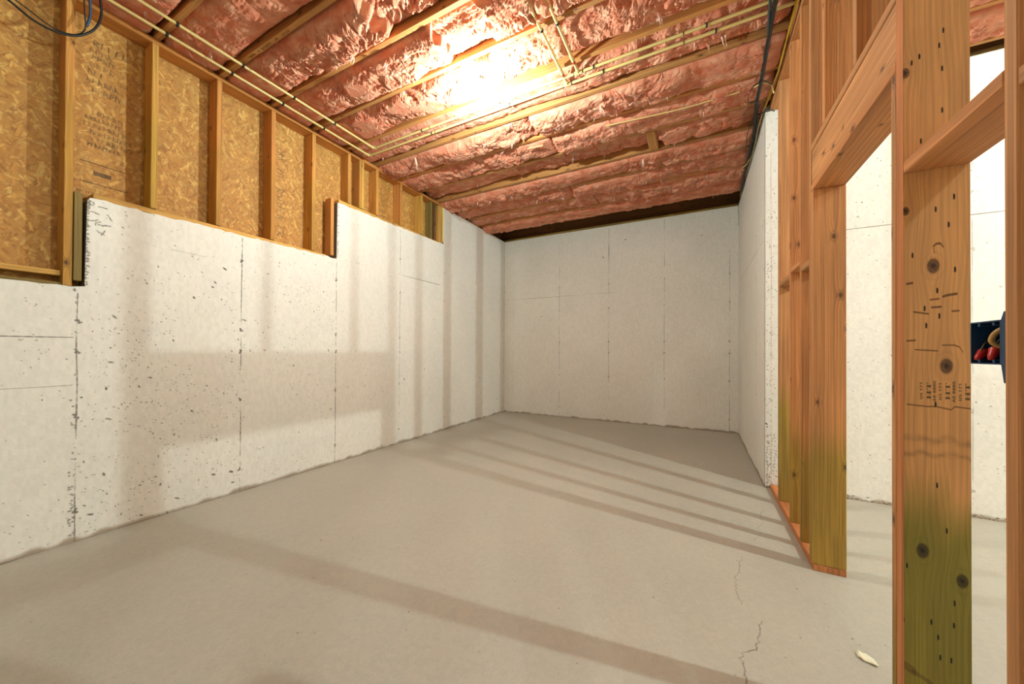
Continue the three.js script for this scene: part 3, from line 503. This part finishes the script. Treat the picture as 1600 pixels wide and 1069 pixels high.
// a batt: rumpled lower sheet with closed sides and a flat top
function batt(label, x0, x1, d0, d1, o) {
  const step = o.step ?? 0.009, nx = Math.ceil((x1 - x0) / step), nz = Math.ceil((d1 - d0) / step), sd = o.seed * 13.7, r = rng(o.seed * 7 + 1);
  const pos = new Float32Array((nx + 1) * (nz + 1) * 3), uv = new Float32Array((nx + 1) * (nz + 1) * 2), idx = [];
  const y0 = o.y ?? 3.585, W = d1 - d0;
  const lev = s => { let v = 0; for (const [at, dv] of o.steps ?? []) v += dv * sstep(at - 0.02, at + 0.02, s + 0.03 * noise(s * 9 + sd, 3)); return v; };
  for (let j = 0; j <= nz; j++) for (let i = 0; i <= nx; i++) {
    const s = x0 + (x1 - x0) * i / nx, d = d0 + W * j / nz, t = j / nz * 2 - 1, te = (i / nx) * 2 - 1;
    const L = lev(s + 0.05 * noise(d * 12 + sd, s * 3));
    const fl = (o.fluff ?? 1) * clamp(0.68 + 0.6 * noise(s * 1.7 + sd, d * 2.1));
    const wx = 0.055 * fbm(s * 5 + sd, d * 5, 3), wz = 0.055 * fbm(s * 5 - sd, d * 5 + 31, 3);
    const ps = s + wx, pd = d + wz;
    const an = 2.4 * noise(s * 1.9 + sd, d * 2.3 + 8), ca = Math.cos(an), sa = Math.sin(an), pu = ps * ca + pd * sa, pv = -ps * sa + pd * ca;
    const rg = (f, q, st) => { const v = 1 - Math.abs(noise(pu * f + sd + q, pv * f * st + q * 3)) * 2.0; return v > 0 ? v : 0; };
    const bl = (f, q) => Math.abs(noise(ps * f - sd + q, pd * f + q * 7));
    const folds = 0.030 * bl(4.2, 1) + 0.020 * bl(9, 4) + 0.008 * rg(13, 2, 0.45) + 0.010 * bl(21, 6) + 0.005 * rg(30, 5, 0.4) + 0.005 * bl(47, 3) + 0.004 * rg(66, 9, 0.35);
    const bulge = (o.bulge ?? 0.03) * (0.65 + 0.6 * noise(s * 1.1 + sd, 2)) ;
    const e = 1 - Math.pow(Math.abs(t), 5), ee = 1 - Math.pow(Math.abs(te), 60);
    let dn = (bulge + (folds * 1.5 - 0.02) * fl + 0.02 * fbm(s * 3 + sd, d * 4, 3) + L) * (0.35 + 0.65 * e) - 0.05 * (1 - e) - 0.05 * (1 - ee);
    dn = clamp(dn, -0.14, Math.min(o.most ?? 0.10, 0.10));
    if (o.left) dn = Math.min(dn, 0.02 + 0.09 * sstep(0.42, 0.62, s - x0));
    if (o.right) dn = Math.min(dn, 0.02 + 0.09 * sstep(0.02, 0.3, x1 - s));
    const q = (j * (nx + 1) + i) * 3, in1 = Math.abs(t) < 0.97 && Math.abs(te) < 0.995 ? 1 : 0;
    pos[q] = s + in1 * 0.02 * noise(s * 16 + sd, d * 16) * fl;
    pos[q + 1] = y0 - dn;
    pos[q + 2] = -(d + in1 * 0.018 * noise(s * 16 + 40, d * 16 + sd) * fl * (1 - Math.abs(t)) - 0.006 * Math.sign(t) * Math.pow(Math.abs(t), 8) * (1 + noise(s * 8 + sd, t)));
    uv[(q / 3) * 2] = s + o.seed * 0.37; uv[(q / 3) * 2 + 1] = d + dn * 1.2 + o.seed * 0.71;
    if (i < nx && j < nz) { const a = j * (nx + 1) + i, b = a + 1, c = a + nx + 1, e2 = c + 1; idx.push(a, c, b, b, c, e2); }
  }
  // sides and top: rim ring lifted
  const base = (nx + 1) * (nz + 1), ring = [];
  for (let i = 0; i <= nx; i++) ring.push(i); for (let j = 1; j <= nz; j++) ring.push(j * (nx + 1) + nx); for (let i = nx - 1; i >= 0; i--) ring.push(nz * (nx + 1) + i); for (let j = nz - 1; j > 0; j--) ring.push(j * (nx + 1));
  const P2 = [...pos.slice(0, 0)], U2 = [];
  const allP = new Float32Array(pos.length + ring.length * 3 + 3), allU = new Float32Array(uv.length + ring.length * 2 + 2); allP.set(pos); allU.set(uv);
  const yt = JB + 0.2; ring.forEach((v, n) => { allP.set([pos[v * 3], yt, pos[v * 3 + 2]], (base + n) * 3); allU.set([uv[v * 2] + 0.1, uv[v * 2 + 1] + 0.1], (base + n) * 2); });
  const ct = base + ring.length; allP.set([(x0 + x1) / 2, yt, -(d0 + d1) / 2], ct * 3);
  ring.forEach((v, n) => { const m = (n + 1) % ring.length; idx.push(v, ring[m], base + n, ring[m], base + m, base + n, base + n, base + m, ct); });
  const g = new THREE.BufferGeometry(); g.setAttribute('position', new THREE.BufferAttribute(allP, 3)); g.setAttribute('uv', new THREE.BufferAttribute(allU, 2)); g.setIndex(idx);
  const T = thing('insulation_batt', label, 'insulation', [(x0 + x1) / 2, JB, -(d0 + d1) / 2]);
  g.translate(-T.position.x, -T.position.y, -T.position.z); g.computeVertexNormals();
  mesh('fibre_body', g, FIB, T);
  // loose strands matted on the face
  {
    const SP = [], SI = [], SU = [], at = (i, j) => (j * (nx + 1) + i) * 3;
    for (let q = 0; q < (o.strands ?? 600); q++) {
      let s = r() * nx, t = r() * nz, an = r() * 7, cur = (r() - 0.5) * 0.5; const n = 6 + Math.floor(r() * 7), w = 0.0005 + 0.0016 * r() * r() * r(), off = 0.002 + 0.012 * r() * r(), st = 0.012 / step;
      const b0 = SP.length / 3; let m = 0;
      for (let k = 0; k <= n; k++) {
        const i = Math.round(s), j = Math.round(t); if (i < 2 || j < 3 || i > nx - 2 || j > nz - 3) break;
        const v = at(i, j), e = Math.sin(Math.PI * (k + 0.15) / (n + 0.3)), ww = w * (0.25 + e), dx = -Math.sin(an) * ww, dz = Math.cos(an) * ww, y = pos[v + 1] - off * e;
        SP.push(pos[v] + dx, y + ww * 0.5, pos[v + 2] - dz, pos[v] - dx, y + ww * 0.5, pos[v + 2] + dz, pos[v], y - ww, pos[v + 2]); SU.push(s, t, s, t, s, t); m++;
        s += Math.cos(an) * st; t += Math.sin(an) * st; an += cur + (r() - 0.5) * 0.5;
      }
      for (let k = 0; k < m - 1; k++) { const a = b0 + k * 3; for (let e = 0; e < 3; e++) { const f = (e + 1) % 3; SI.push(a + e, a + 3 + e, a + f, a + f, a + 3 + e, a + 3 + f); } }
    }
    const sg = new THREE.BufferGeometry(); sg.setAttribute('position', new THREE.Float32BufferAttribute(SP, 3)); sg.setAttribute('uv', new THREE.Float32BufferAttribute(SU, 2)); sg.setIndex(SI);
    sg.translate(-T.position.x, -T.position.y, -T.position.z); sg.computeVertexNormals();
    mesh('loose_strands', sg, STRAND, T).userData.kind = 'stuff';
  }
  const n = o.tufts ?? 6;
  for (let q = 0; q < n; q++) {
    const i = 3 + Math.floor(r() * (nx - 6)), j = 3 + Math.floor(r() * (nz - 6)), v = (j * (nx + 1) + i) * 3;
    const m = mesh('torn_tuft', TUFT_GEOS[Math.floor(r() * 8)], TUFT, T, [pos[v] - T.position.x, pos[v + 1] - T.position.y, pos[v + 2] - T.position.z]); m.rotation.y = r() * 7; const k = 0.4 + 0.6 * r() * r(); m.scale.set(k, k, k);
  }
  HANG.forEach(([x, d, len, lean], q) => {
    if (x < x0 || x > x1 || d < d0 || d > d1) return;
    const v = (Math.round((d - d0) / W * nz) * (nx + 1) + Math.round((x - x0) / (x1 - x0) * nx)) * 3;
    mesh('torn_strip', tuftGeo(rng(600 + q), len, 0.016 + len * 0.05, lean), TUFT, T, [pos[v] - T.position.x, pos[v + 1] - T.position.y, pos[v + 2] - T.position.z]);
  });
  return T;
}
{
  const ORD = ['first', 'second', 'third', 'fourth', 'fifth', 'sixth', 'seventh', 'eighth', 'ninth', 'tenth', 'eleventh', 'twelfth', 'thirteenth'];
  const look = { '-3': 'mostly out of sight', '-2': 'crossed by two pipes at its left end', '-1': 'between the two joists with ink print', 0: 'with a thick torn flap hanging', 1: 'with a shredded pale strip in the middle', 2: 'lit white by the bulb', 3: 'with two pipes running under it', 4: '', 5: '', 6: 'sunk behind black gaps', 7: 'ragged and hanging low', 8: '', 9: '', 10: 'last one before the bare back bay' };
  const LX = XL - 0.1, RX = 0.565;
  const cfg = {
    '-2': { y: 3.6, steps: [[-2.2, 0.02]] }, '-1': { y: 3.6, bulge: 0.02 }, 0: { y: 3.6, steps: [[-2.6, 0.03], [-2.02, -0.085], [-1.2, 0.05]], fluff: 1.2 }, 1: { y: 3.6, steps: [[-2.4, 0.02], [-1.72, -0.07], [-1.35, 0.06]], fluff: 1.1, most: 0.07 },
    2: { y: 3.605, most: 0.055, steps: [[-2.3, 0.02], [-1.45, -0.04]], fluff: 1.2 }, 3: { y: 3.605, bulge: 0.012, fluff: 0.7, most: 0.042 }, 6: { y: 3.66, bulge: 0.03, steps: [[-2.1, -0.02], [-0.36, 0.06]] }, 7: { y: 3.575, fluff: 1.2 }, 10: { y: 3.575 },
  };
  for (let b = -2; b <= 10; b++) {
    const d0 = JOIST_D(b) + 0.022, d1 = JOIST_D(b + 1) - 0.022, c = { y: 3.578, seed: b + 20, step: b < 4 ? 0.0065 : 0.009, right: 1, left: b < 4, tufts: b < 4 ? 7 : 6, bulge: 0.032, ...(cfg[b] ?? {}) };
    const from = 11 - b, w = look[b];
    const lab = (side) => `pink batt${side}, ${ORD[from - 1]} insulated bay from back wall${w ? ', ' + w : ''}`.replace('mostly out of sight', 'nearest the camera');
    if ([4, 5, 8, 9].includes(b)) {
      const xs = { 4: -1.52, 5: -1.44, 8: -1.62, 9: -1.38 }[b];
      batt(lab(' left of a cut'), LX, xs, d0, d1, { ...c, y: c.y + 0.018 }); batt(lab(' right of a cut'), xs + 0.006, RX, d0, d1, { ...c, seed: b + 50, y: c.y - 0.008 });
    } else batt(lab(''), LX, RX, d0, d1, c);
  }
  const RL = { 3: 'pink fibreglass batt beyond the stud wall, farther of two joists from its white wall', 4: 'pink fibreglass batt beyond the stud wall, under the pale joist edge', 5: 'pink fibreglass batt beyond the stud wall, next to its white wall' };
  for (const b of [3, 4, 5]) batt(RL[b], 0.745, 3.4, JOIST_D(b) + 0.022, Math.min(JOIST_D(b + 1) - 0.022, DR), { seed: b + 90, step: 0.012, y: 3.585, tufts: 3 });
}

// ---------------------------------------------------------------- water pipes under the joists
{
  const CPVC = new THREE.MeshPhysicalMaterial({ color: 0xe6cf86, roughness: 0.35, clearcoat: 0.2 }), CLIP = new THREE.MeshStandardMaterial({ color: 0x1a1613, roughness: 0.6 }), RED = new THREE.MeshStandardMaterial({ color: 0xb83a22, roughness: 0.6 }), GLUE = new THREE.MeshStandardMaterial({ color: 0x3a2a18, roughness: 0.7 });
  const r = 0.0105, Y = 3.552;
  // [x of the run along the left wall, d of the run across the room, x of the branch]
  const runs = [[-3.262, 2.825, -0.878, 'cream water pipe elbowing at the left wall, nearer of the two parallel runs'], [-3.435, 2.908, -0.998, 'cream water pipe elbowing at the left wall, farther of the two parallel runs']];
  for (const [xw, dr, xb, lab] of runs) {
    const T = thing('water_pipe', lab, 'pipe', [xw, Y, -dr]), p = T.position;
    const L = v => [v[0] - p.x, v[1] - p.y, -v[2] - p.z];
    const rod = (n, a, b, rr = r, m = CPVC) => mesh(n, rodGeo(L(a), L(b), rr), m, T);
    rod('pipe', [xw, Y, -1.2], [xw, Y, dr - 0.02]); rod('pipe', [xw + 0.02, Y, dr], [xb - 0.02, Y, dr]); rod('pipe', [xb + 0.02, Y, dr], [0.585, Y, dr]);
    // elbow and tee with hubs
    mesh('elbow', mergeGeometries([tubeGeo([L([xw, Y, dr - 0.03]), L([xw + 0.002, Y, dr - 0.012]), L([xw + 0.012, Y, dr - 0.002]), L([xw + 0.03, Y, dr])], 0.0138, 12, 10), rodGeo(L([xw, Y, dr - 0.034]), L([xw, Y, dr - 0.016]), 0.0155), rodGeo(L([xw + 0.016, Y, dr]), L([xw + 0.034, Y, dr]), 0.0155)]), CPVC, T);
    mesh('tee', mergeGeometries([rodGeo(L([xb - 0.032, Y, dr]), L([xb + 0.032, Y, dr]), 0.0148), rodGeo(L([xb, Y, dr]), L([xb, Y, dr - 0.036]), 0.0148)]), CPVC, T);
    const de = dr - 0.14;
    rod('pipe', [xb, Y, dr - 0.03], [xb, Y, -1.2]);
    rod('coupling', [xb, Y, de - 0.06], [xb, Y, de + 0.005], 0.0142);
    const q = mesh('red_primer', rodGeo(L([xb, Y, de + 0.006]), L([xb, Y, de + 0.035]), 0.0122), RED, T); q.userData.label = 'red primer stain at the joint';
    for (const x of [xw + 0.036, -2.45, xb - 0.04, xb + 0.036, -0.1]) mesh('glue_joint', rodGeo(L([x, Y, dr]), L([x + 0.006, Y, dr]), 0.0118), GLUE, T);
    // straps at the joists
    const strap = (a) => { const g = new THREE.TorusGeometry(0.0135, 0.0028, 6, 14); return g; };
    for (const k of [-1, 0, 1, 2]) { const m = mesh('pipe_clip', strap(), CLIP, T, L([xw, Y, JOIST_D(k)])); m.scale.set(1, 1, 3.2); }
    for (const x of [-2.55, -1.62, -0.75, 0.05]) { const m = mesh('pipe_clip', strap(), CLIP, T, L([x + (dr > 2.85 ? 0.06 : 0), Y, dr])); m.rotation.y = Math.PI / 2; m.scale.set(1, 1, 2.2); }
    { const m = mesh('pipe_clip', strap(), CLIP, T, L([xb, Y, JOIST_D(2)])); m.scale.set(1, 1, 2.6); }
  }
}

// ---------------------------------------------------------------- cables
{
  const BLACK = new THREE.MeshStandardMaterial({ color: 0x191a18, roughness: 0.5 }), GREY = new THREE.MeshStandardMaterial({ color: 0x3c4246, roughness: 0.5 }), YEL = new THREE.MeshStandardMaterial({ color: 0xc99a2c, roughness: 0.5 }), CREAM = new THREE.MeshStandardMaterial({ color: 0xe2c580, roughness: 0.6 }), BLUE = new THREE.MeshStandardMaterial({ color: 0x2f4763, roughness: 0.45 }), PALE = new THREE.MeshStandardMaterial({ color: 0xb9a67c, roughness: 0.6 });
  const cable = (label, pts, rad, mat, seg, group, squash) => {
    const T = new THREE.Vector3(pts[0][0], pts[0][1], -pts[0][2]);
    const g = tubeGeo(pts.map(p => [p[0] - T.x, p[1] - T.y, -p[2] - T.z]), rad, 8, seg ?? pts.length * 8);
    const m = mesh('electrical_cable', g, mat, scene, [T.x, T.y, T.z]); m.userData = { label, category: 'cable' }; if (group) m.userData.group = group; return m;
  };
  const r = rng(900), wig = (x, y, d0, d1, n, a) => { const o = []; for (let i = 0; i <= n; i++) o.push([x + a * (r() - 0.5), y + a * (r() - 0.5), d0 + (d1 - d0) * i / n]); return o; };
  cable('thick black cable hanging under the joists along the right side', [[0.40, 3.523, -1], [0.42, 3.526, 1.2], [0.435, 3.528, 2.6], [0.448, 3.526, 3.1], [0.465, 3.526, 3.6], [0.468, 3.518, 3.9], [0.50, 3.508, 4.3], [0.515, 3.518, 5.0], [0.53, 3.523, 5.9]], 0.014, BLACK, 70);
  cable('dark grey cable slanting across the thick black cable', [[0.36, 3.538, 2.2], [0.42, 3.528, 2.9], [0.458, 3.523, 3.25], [0.47, 3.543, 3.7], [0.49, 3.533, 4.1], [0.53, 3.518, 4.8]], 0.009, GREY, 40);
  cable('yellow cable along the top plate of the stud wall', [[0.574, 3.508, -1], [0.572, 3.523, 2.0], [0.57, 3.528, 2.9], [0.563, 3.513, 3.3], [0.572, 3.528, 3.7], [0.54, 3.518, 4.0], [0.53, 3.538, 4.4], [0.53, 3.528, 5.2]], 0.0052, YEL, 60);
  cable('second yellow cable crossing the first above the stud wall', [[0.56, 3.543, -1], [0.562, 3.538, 2.4], [0.56, 3.528, 3.0], [0.568, 3.508, 3.4], [0.555, 3.528, 3.75], [0.535, 3.533, 4.1], [0.54, 3.518, 4.7]], 0.0048, YEL, 60);
  cable('cream cable end looping out above the corner of the white wall', [[0.575, 3.498, 3.75], [0.54, 3.528, 3.66], [0.48, 3.528, 3.62], [0.42, 3.538, 3.66]], 0.006, CREAM, 24);
  cable('thin black wire loop dangling by the thick black cable', [[0.55, 3.518, 3.66], [0.46, 3.513, 3.558], [0.40, 3.498, 3.62], [0.385, 3.478, 3.72], [0.42, 3.49, 3.8], [0.48, 3.498, 3.84]], 0.0028, BLACK, 40);
  // the tangle where the cables turn the corner of the concrete and run along its top
  const tang = [['black wire drooping in a long loop beside the right wall', BLACK, 0.0035, [[0.50, 3.518, 3.9], [0.44, 3.47, 4.2], [0.45, 3.42, 4.5], [0.50, 3.478, 4.9], [0.53, 3.528, 5.3]]],
    ['pale wire running down the top edge of the right wall', PALE, 0.004, [[0.54, 3.518, 3.95], [0.525, 3.478, 4.2], [0.535, 3.48, 4.5], [0.54, 3.498, 4.9], [0.53, 3.518, 5.5], [0.54, 3.528, 6.1]]],
    ['grey wire bunched at the corner of the concrete', GREY, 0.005, [[0.62, 3.478, 4.0], [0.57, 3.498, 3.98], [0.52, 3.508, 4.05], [0.53, 3.488, 4.5], [0.545, 3.528, 5.0]]],
    ['black wire hooked over the corner of the concrete', BLACK, 0.0045, [[0.68, 3.508, 4.015], [0.6, 3.528, 4.01], [0.53, 3.498, 4.02], [0.49, 3.538, 4.1], [0.5, 3.498, 4.3], [0.54, 3.518, 4.6]]],
    ['short cream wire with a curled end near the back of the right wall', CREAM, 0.0045, [[0.54, 3.528, 4.9], [0.50, 3.478, 5.0], [0.47, 3.49, 5.08], [0.50, 3.508, 5.2]]],
    ['dark wire trailing down the back corner of the right wall', BLACK, 0.0022, [[0.54, 3.528, 6.2], [0.53, 3.45, 6.3], [0.543, 3.3, 6.36], [0.54, 3.2, 6.38]]]];
  for (const [l, m, q, p] of tang) cable(l, p, q, m, 40);
  cable('pale flat cable stapled along a joist below the right half', [[-0.83, 3.536, 3.60], [-0.45, 3.53, 3.632], [-0.1, 3.53, 3.66], [0.32, 3.54, 3.67]], 0.006, CREAM, 30);
  cable('short pale cable stub under the cut batt', [[-1.70, 3.534, 3.60], [-1.52, 3.53, 3.612]], 0.006, CREAM, 6);
  // coil hung at the top left
  cable('black cable drooping from the top of the left stud wall', [[-3.55, 3.33, 0.30], [-3.53, 3.27, 0.44], [-3.52, 3.215, 0.54], [-3.515, 3.21, 0.61], [-3.51, 3.24, 0.69], [-3.5, 3.33, 0.765], [-3.495, 3.45, 0.80], [-3.48, 3.57, 0.79]], 0.0065, BLACK, 60);
  cable('thinner black cable looped beside the drooping one', [[-3.555, 3.36, 0.3], [-3.535, 3.28, 0.5], [-3.53, 3.235, 0.62], [-3.52, 3.26, 0.70], [-3.515, 3.32, 0.735], [-3.5, 3.42, 0.73], [-3.48, 3.56, 0.72]], 0.0035, BLACK, 60);
  cable('blue grey cable hanging straight above the black loops', [[-3.47, 3.59, 0.735], [-3.49, 3.50, 0.75], [-3.505, 3.42, 0.755], [-3.515, 3.345, 0.742]], 0.007, BLUE, 24);
}

// ---------------------------------------------------------------- bulbs
{
  const PORC = new THREE.MeshPhysicalMaterial({ color: 0xf2efe6, roughness: 0.3, clearcoat: 0.5 }), STEEL = new THREE.MeshStandardMaterial({ color: 0xd8d5cc, roughness: 0.5 });
  const names = ['bare glowing bulb in a porcelain holder under the joists', 'bare bulb in a porcelain holder in the next room', 'bare bulb in a porcelain holder behind the camera'];
  LAMPS.forEach((l, i) => {
    const T = thing('bare_bulb_lamp', names[i], 'lamp', l.at); T.scale.setScalar(l.size);
    const glow = new THREE.MeshStandardMaterial({ color: 0xffffff, emissive: new THREE.Color().setRGB(...l.color), emissiveIntensity: 6, roughness: 0.4 });
    const prof = [[0.0005, -0.055], [0.014, -0.052], [0.025, -0.042], [0.030, -0.026], [0.029, -0.010], [0.023, 0.008], [0.016, 0.024], [0.0135, 0.034], [0.0135, 0.05]].map(p => new THREE.Vector2(...p));
    const b = mesh('bulb', new THREE.LatheGeometry(prof, 24), glow, T, [0, 0.02, 0]); b.castShadow = false;
    const st = l.stem ?? 0;
    mesh('lamp_holder', new THREE.LatheGeometry([[0.0005, 0.05], [0.0145, 0.05], [0.0165, 0.056], [0.0165, 0.078], [0.012, 0.09], [0.0005, 0.09]].map(p => new THREE.Vector2(...p)), 24), PORC, T);
    if (st) mesh('stem', new THREE.CylinderGeometry(0.007, 0.007, st, 12), PORC, T, [0, 0.09 + st / 2, 0]);
    mesh('canopy', new THREE.LatheGeometry([[0.0005, 0.09 + st], [0.04, 0.091 + st], [0.098, 0.104 + st], [0.105, 0.112 + st], [0.0005, 0.114 + st]].map(p => new THREE.Vector2(...p)), 28), PORC, T);
    mesh('junction_box', new THREE.CylinderGeometry(0.05, 0.05, 0.03, 8), STEEL, T, [0, 0.129 + st, 0]);
    if (i === 0) { const g = new THREE.BoxGeometry(0.03, 0.004, 0.40 / l.size); mesh('hanger_bar', g, STEEL, T, [0, 0.114 + st, -0.03]); }
    const p = new THREE.PointLight(new THREE.Color().setRGB(...l.color), l.cd, 0, 2); p.position.set(l.at[0], l.at[1] - 0.015, l.at[2]); p.castShadow = true; p.shadow.radius = l.radius ?? 1; p.name = 'bulb_light_' + i; scene.add(p);
  });
}

// ---------------------------------------------------------------- blue electrical box and what is in it
{
  const BLUEP = new THREE.MeshStandardMaterial({ color: 0x1c3f63, roughness: 0.45 }), REDP = new THREE.MeshStandardMaterial({ color: 0xc4281e, roughness: 0.4 }), TAN = new THREE.MeshStandardMaterial({ color: 0xc89a55, roughness: 0.5 }), COPPER = new THREE.MeshStandardMaterial({ color: 0x6a5a32, roughness: 0.4 });
  const x = 0.592, y0 = 1.228, y1 = 1.325, da = 1.197, db = 1.293, T = thing('electrical_box', 'blue plastic two gang outlet box on the side of a stud', 'electrical box', [x, y0, -(da + db) / 2]);
  const p = T.position, bx = (sx, sy, sz, cx, cy, cd) => { const g = new THREE.BoxGeometry(sx, sy, sz); g.translate(cx - p.x, cy - p.y, -cd - p.z); return g; };
  const w = 0.003, D = 0.078, cx = x + D / 2, cy = (y0 + y1) / 2, cd = (da + db) / 2;
  mesh('housing', mergeGeometries([bx(D, w, db - da, cx, y0, cd), bx(D, w, db - da, cx, y1, cd), bx(D, y1 - y0 - w, w, cx, cy, da), bx(D, y1 - y0 - w, w, cx, cy, db), bx(w, y1 - y0, db - da, x + D, cy, cd)]), BLUEP, T);
  for (const d of [1.222, 1.269]) for (const y of [y0 + 0.006, y1 - 0.006]) { const g = new THREE.CylinderGeometry(0.004, 0.004, 0.03, 10); g.rotateZ(Math.PI / 2); mesh('screw_tab', g, BLUEP, T, [0.017, y - p.y, -d - p.z]); }
  const sh = new THREE.Shape([[0, -0.05], [0.004, -0.09], [0.05, -0.07], [0.05, 0.07], [0.004, 0.068], [0, 0.05]].map(q => new THREE.Vector2(...q)));
  const bg = new THREE.ExtrudeGeometry(sh, { depth: 0.014, bevelEnabled: false });
  mesh('nailing_flange', bg, BLUEP, T, [0, cy - p.y, -1.195 - p.z]);
  const nut = (label, d, yy, tilt) => {
    const N = thing('wire_connector', label, 'wire connector', [x + 0.010, yy, -d]);
    const g = new THREE.LatheGeometry([[0.0005, 0.016], [0.005, 0.015], [0.0075, 0.006], [0.009, -0.006], [0.011, -0.012], [0.0105, -0.014], [0.0005, -0.014]].map(q => new THREE.Vector2(...q)), 14); g.rotateZ(tilt); g.rotateY(0.7); mesh('twist_cap', g, REDP, N);
    mesh('wire', tubeGeo([[0, 0.01, 0], [0.01, 0.03, -0.005], [0.03, 0.045, -0.02]], 0.0018, 6, 12), COPPER, N);
  };
  nut('red twist connector in the blue box, beside the board edge', 1.280, 1.247, 2.2); nut('red twist connector in the blue box, under the tan cable', 1.238, 1.250, 2.5);
  const g = tubeGeo([[0.02, 0.004, 0.012], [0.004, 0.002, 0.004], [-0.008, -0.012, -0.006], [-0.010, -0.03, -0.010], [0.006, -0.042, -0.008], [0.03, -0.046, -0.004]], 0.0055, 8, 24);
  const m = mesh('electrical_cable', g, TAN, scene, [x + 0.016, 1.308, -1.224]); m.userData = { label: 'tan cable curling inside the blue outlet box', category: 'cable' };
}

// ---------------------------------------------------------------- paint flake on the floor
{
  const r = rng(123), n = 26, sh = [];
  for (let i = 0; i < n; i++) { const a = i / n * Math.PI * 2, k = 0.72 + 0.5 * r(); sh.push(new THREE.Vector2(Math.cos(a) * 0.032 * k, Math.sin(a) * 0.019 * k)); }
  const g = new THREE.ExtrudeGeometry(new THREE.Shape(sh), { depth: 0.003, bevelEnabled: true, bevelSize: 0.0015, bevelThickness: 0.0015, bevelSegments: 2, curveSegments: 4 });
  g.rotateX(-Math.PI / 2); const P = g.attributes.position; for (let i = 0; i < P.count; i++) P.setY(i, P.getY(i) + 0.004 + 0.004 * noise(P.getX(i) * 90, P.getZ(i) * 90)); g.computeVertexNormals();
  const m = mesh('paint_flake', g, new THREE.MeshStandardMaterial({ color: 0xf1ecd0, roughness: 0.7 }), scene, [0.611, 0, -1.965]); m.rotation.y = -0.735;
  m.userData = { label: 'cream paint flake lying on the grey floor by the doorway', category: 'paint flake' };
}

scene.traverse(o => { if (o.userData.__n) delete o.userData.__n; });
renderer.render(scene, camera);
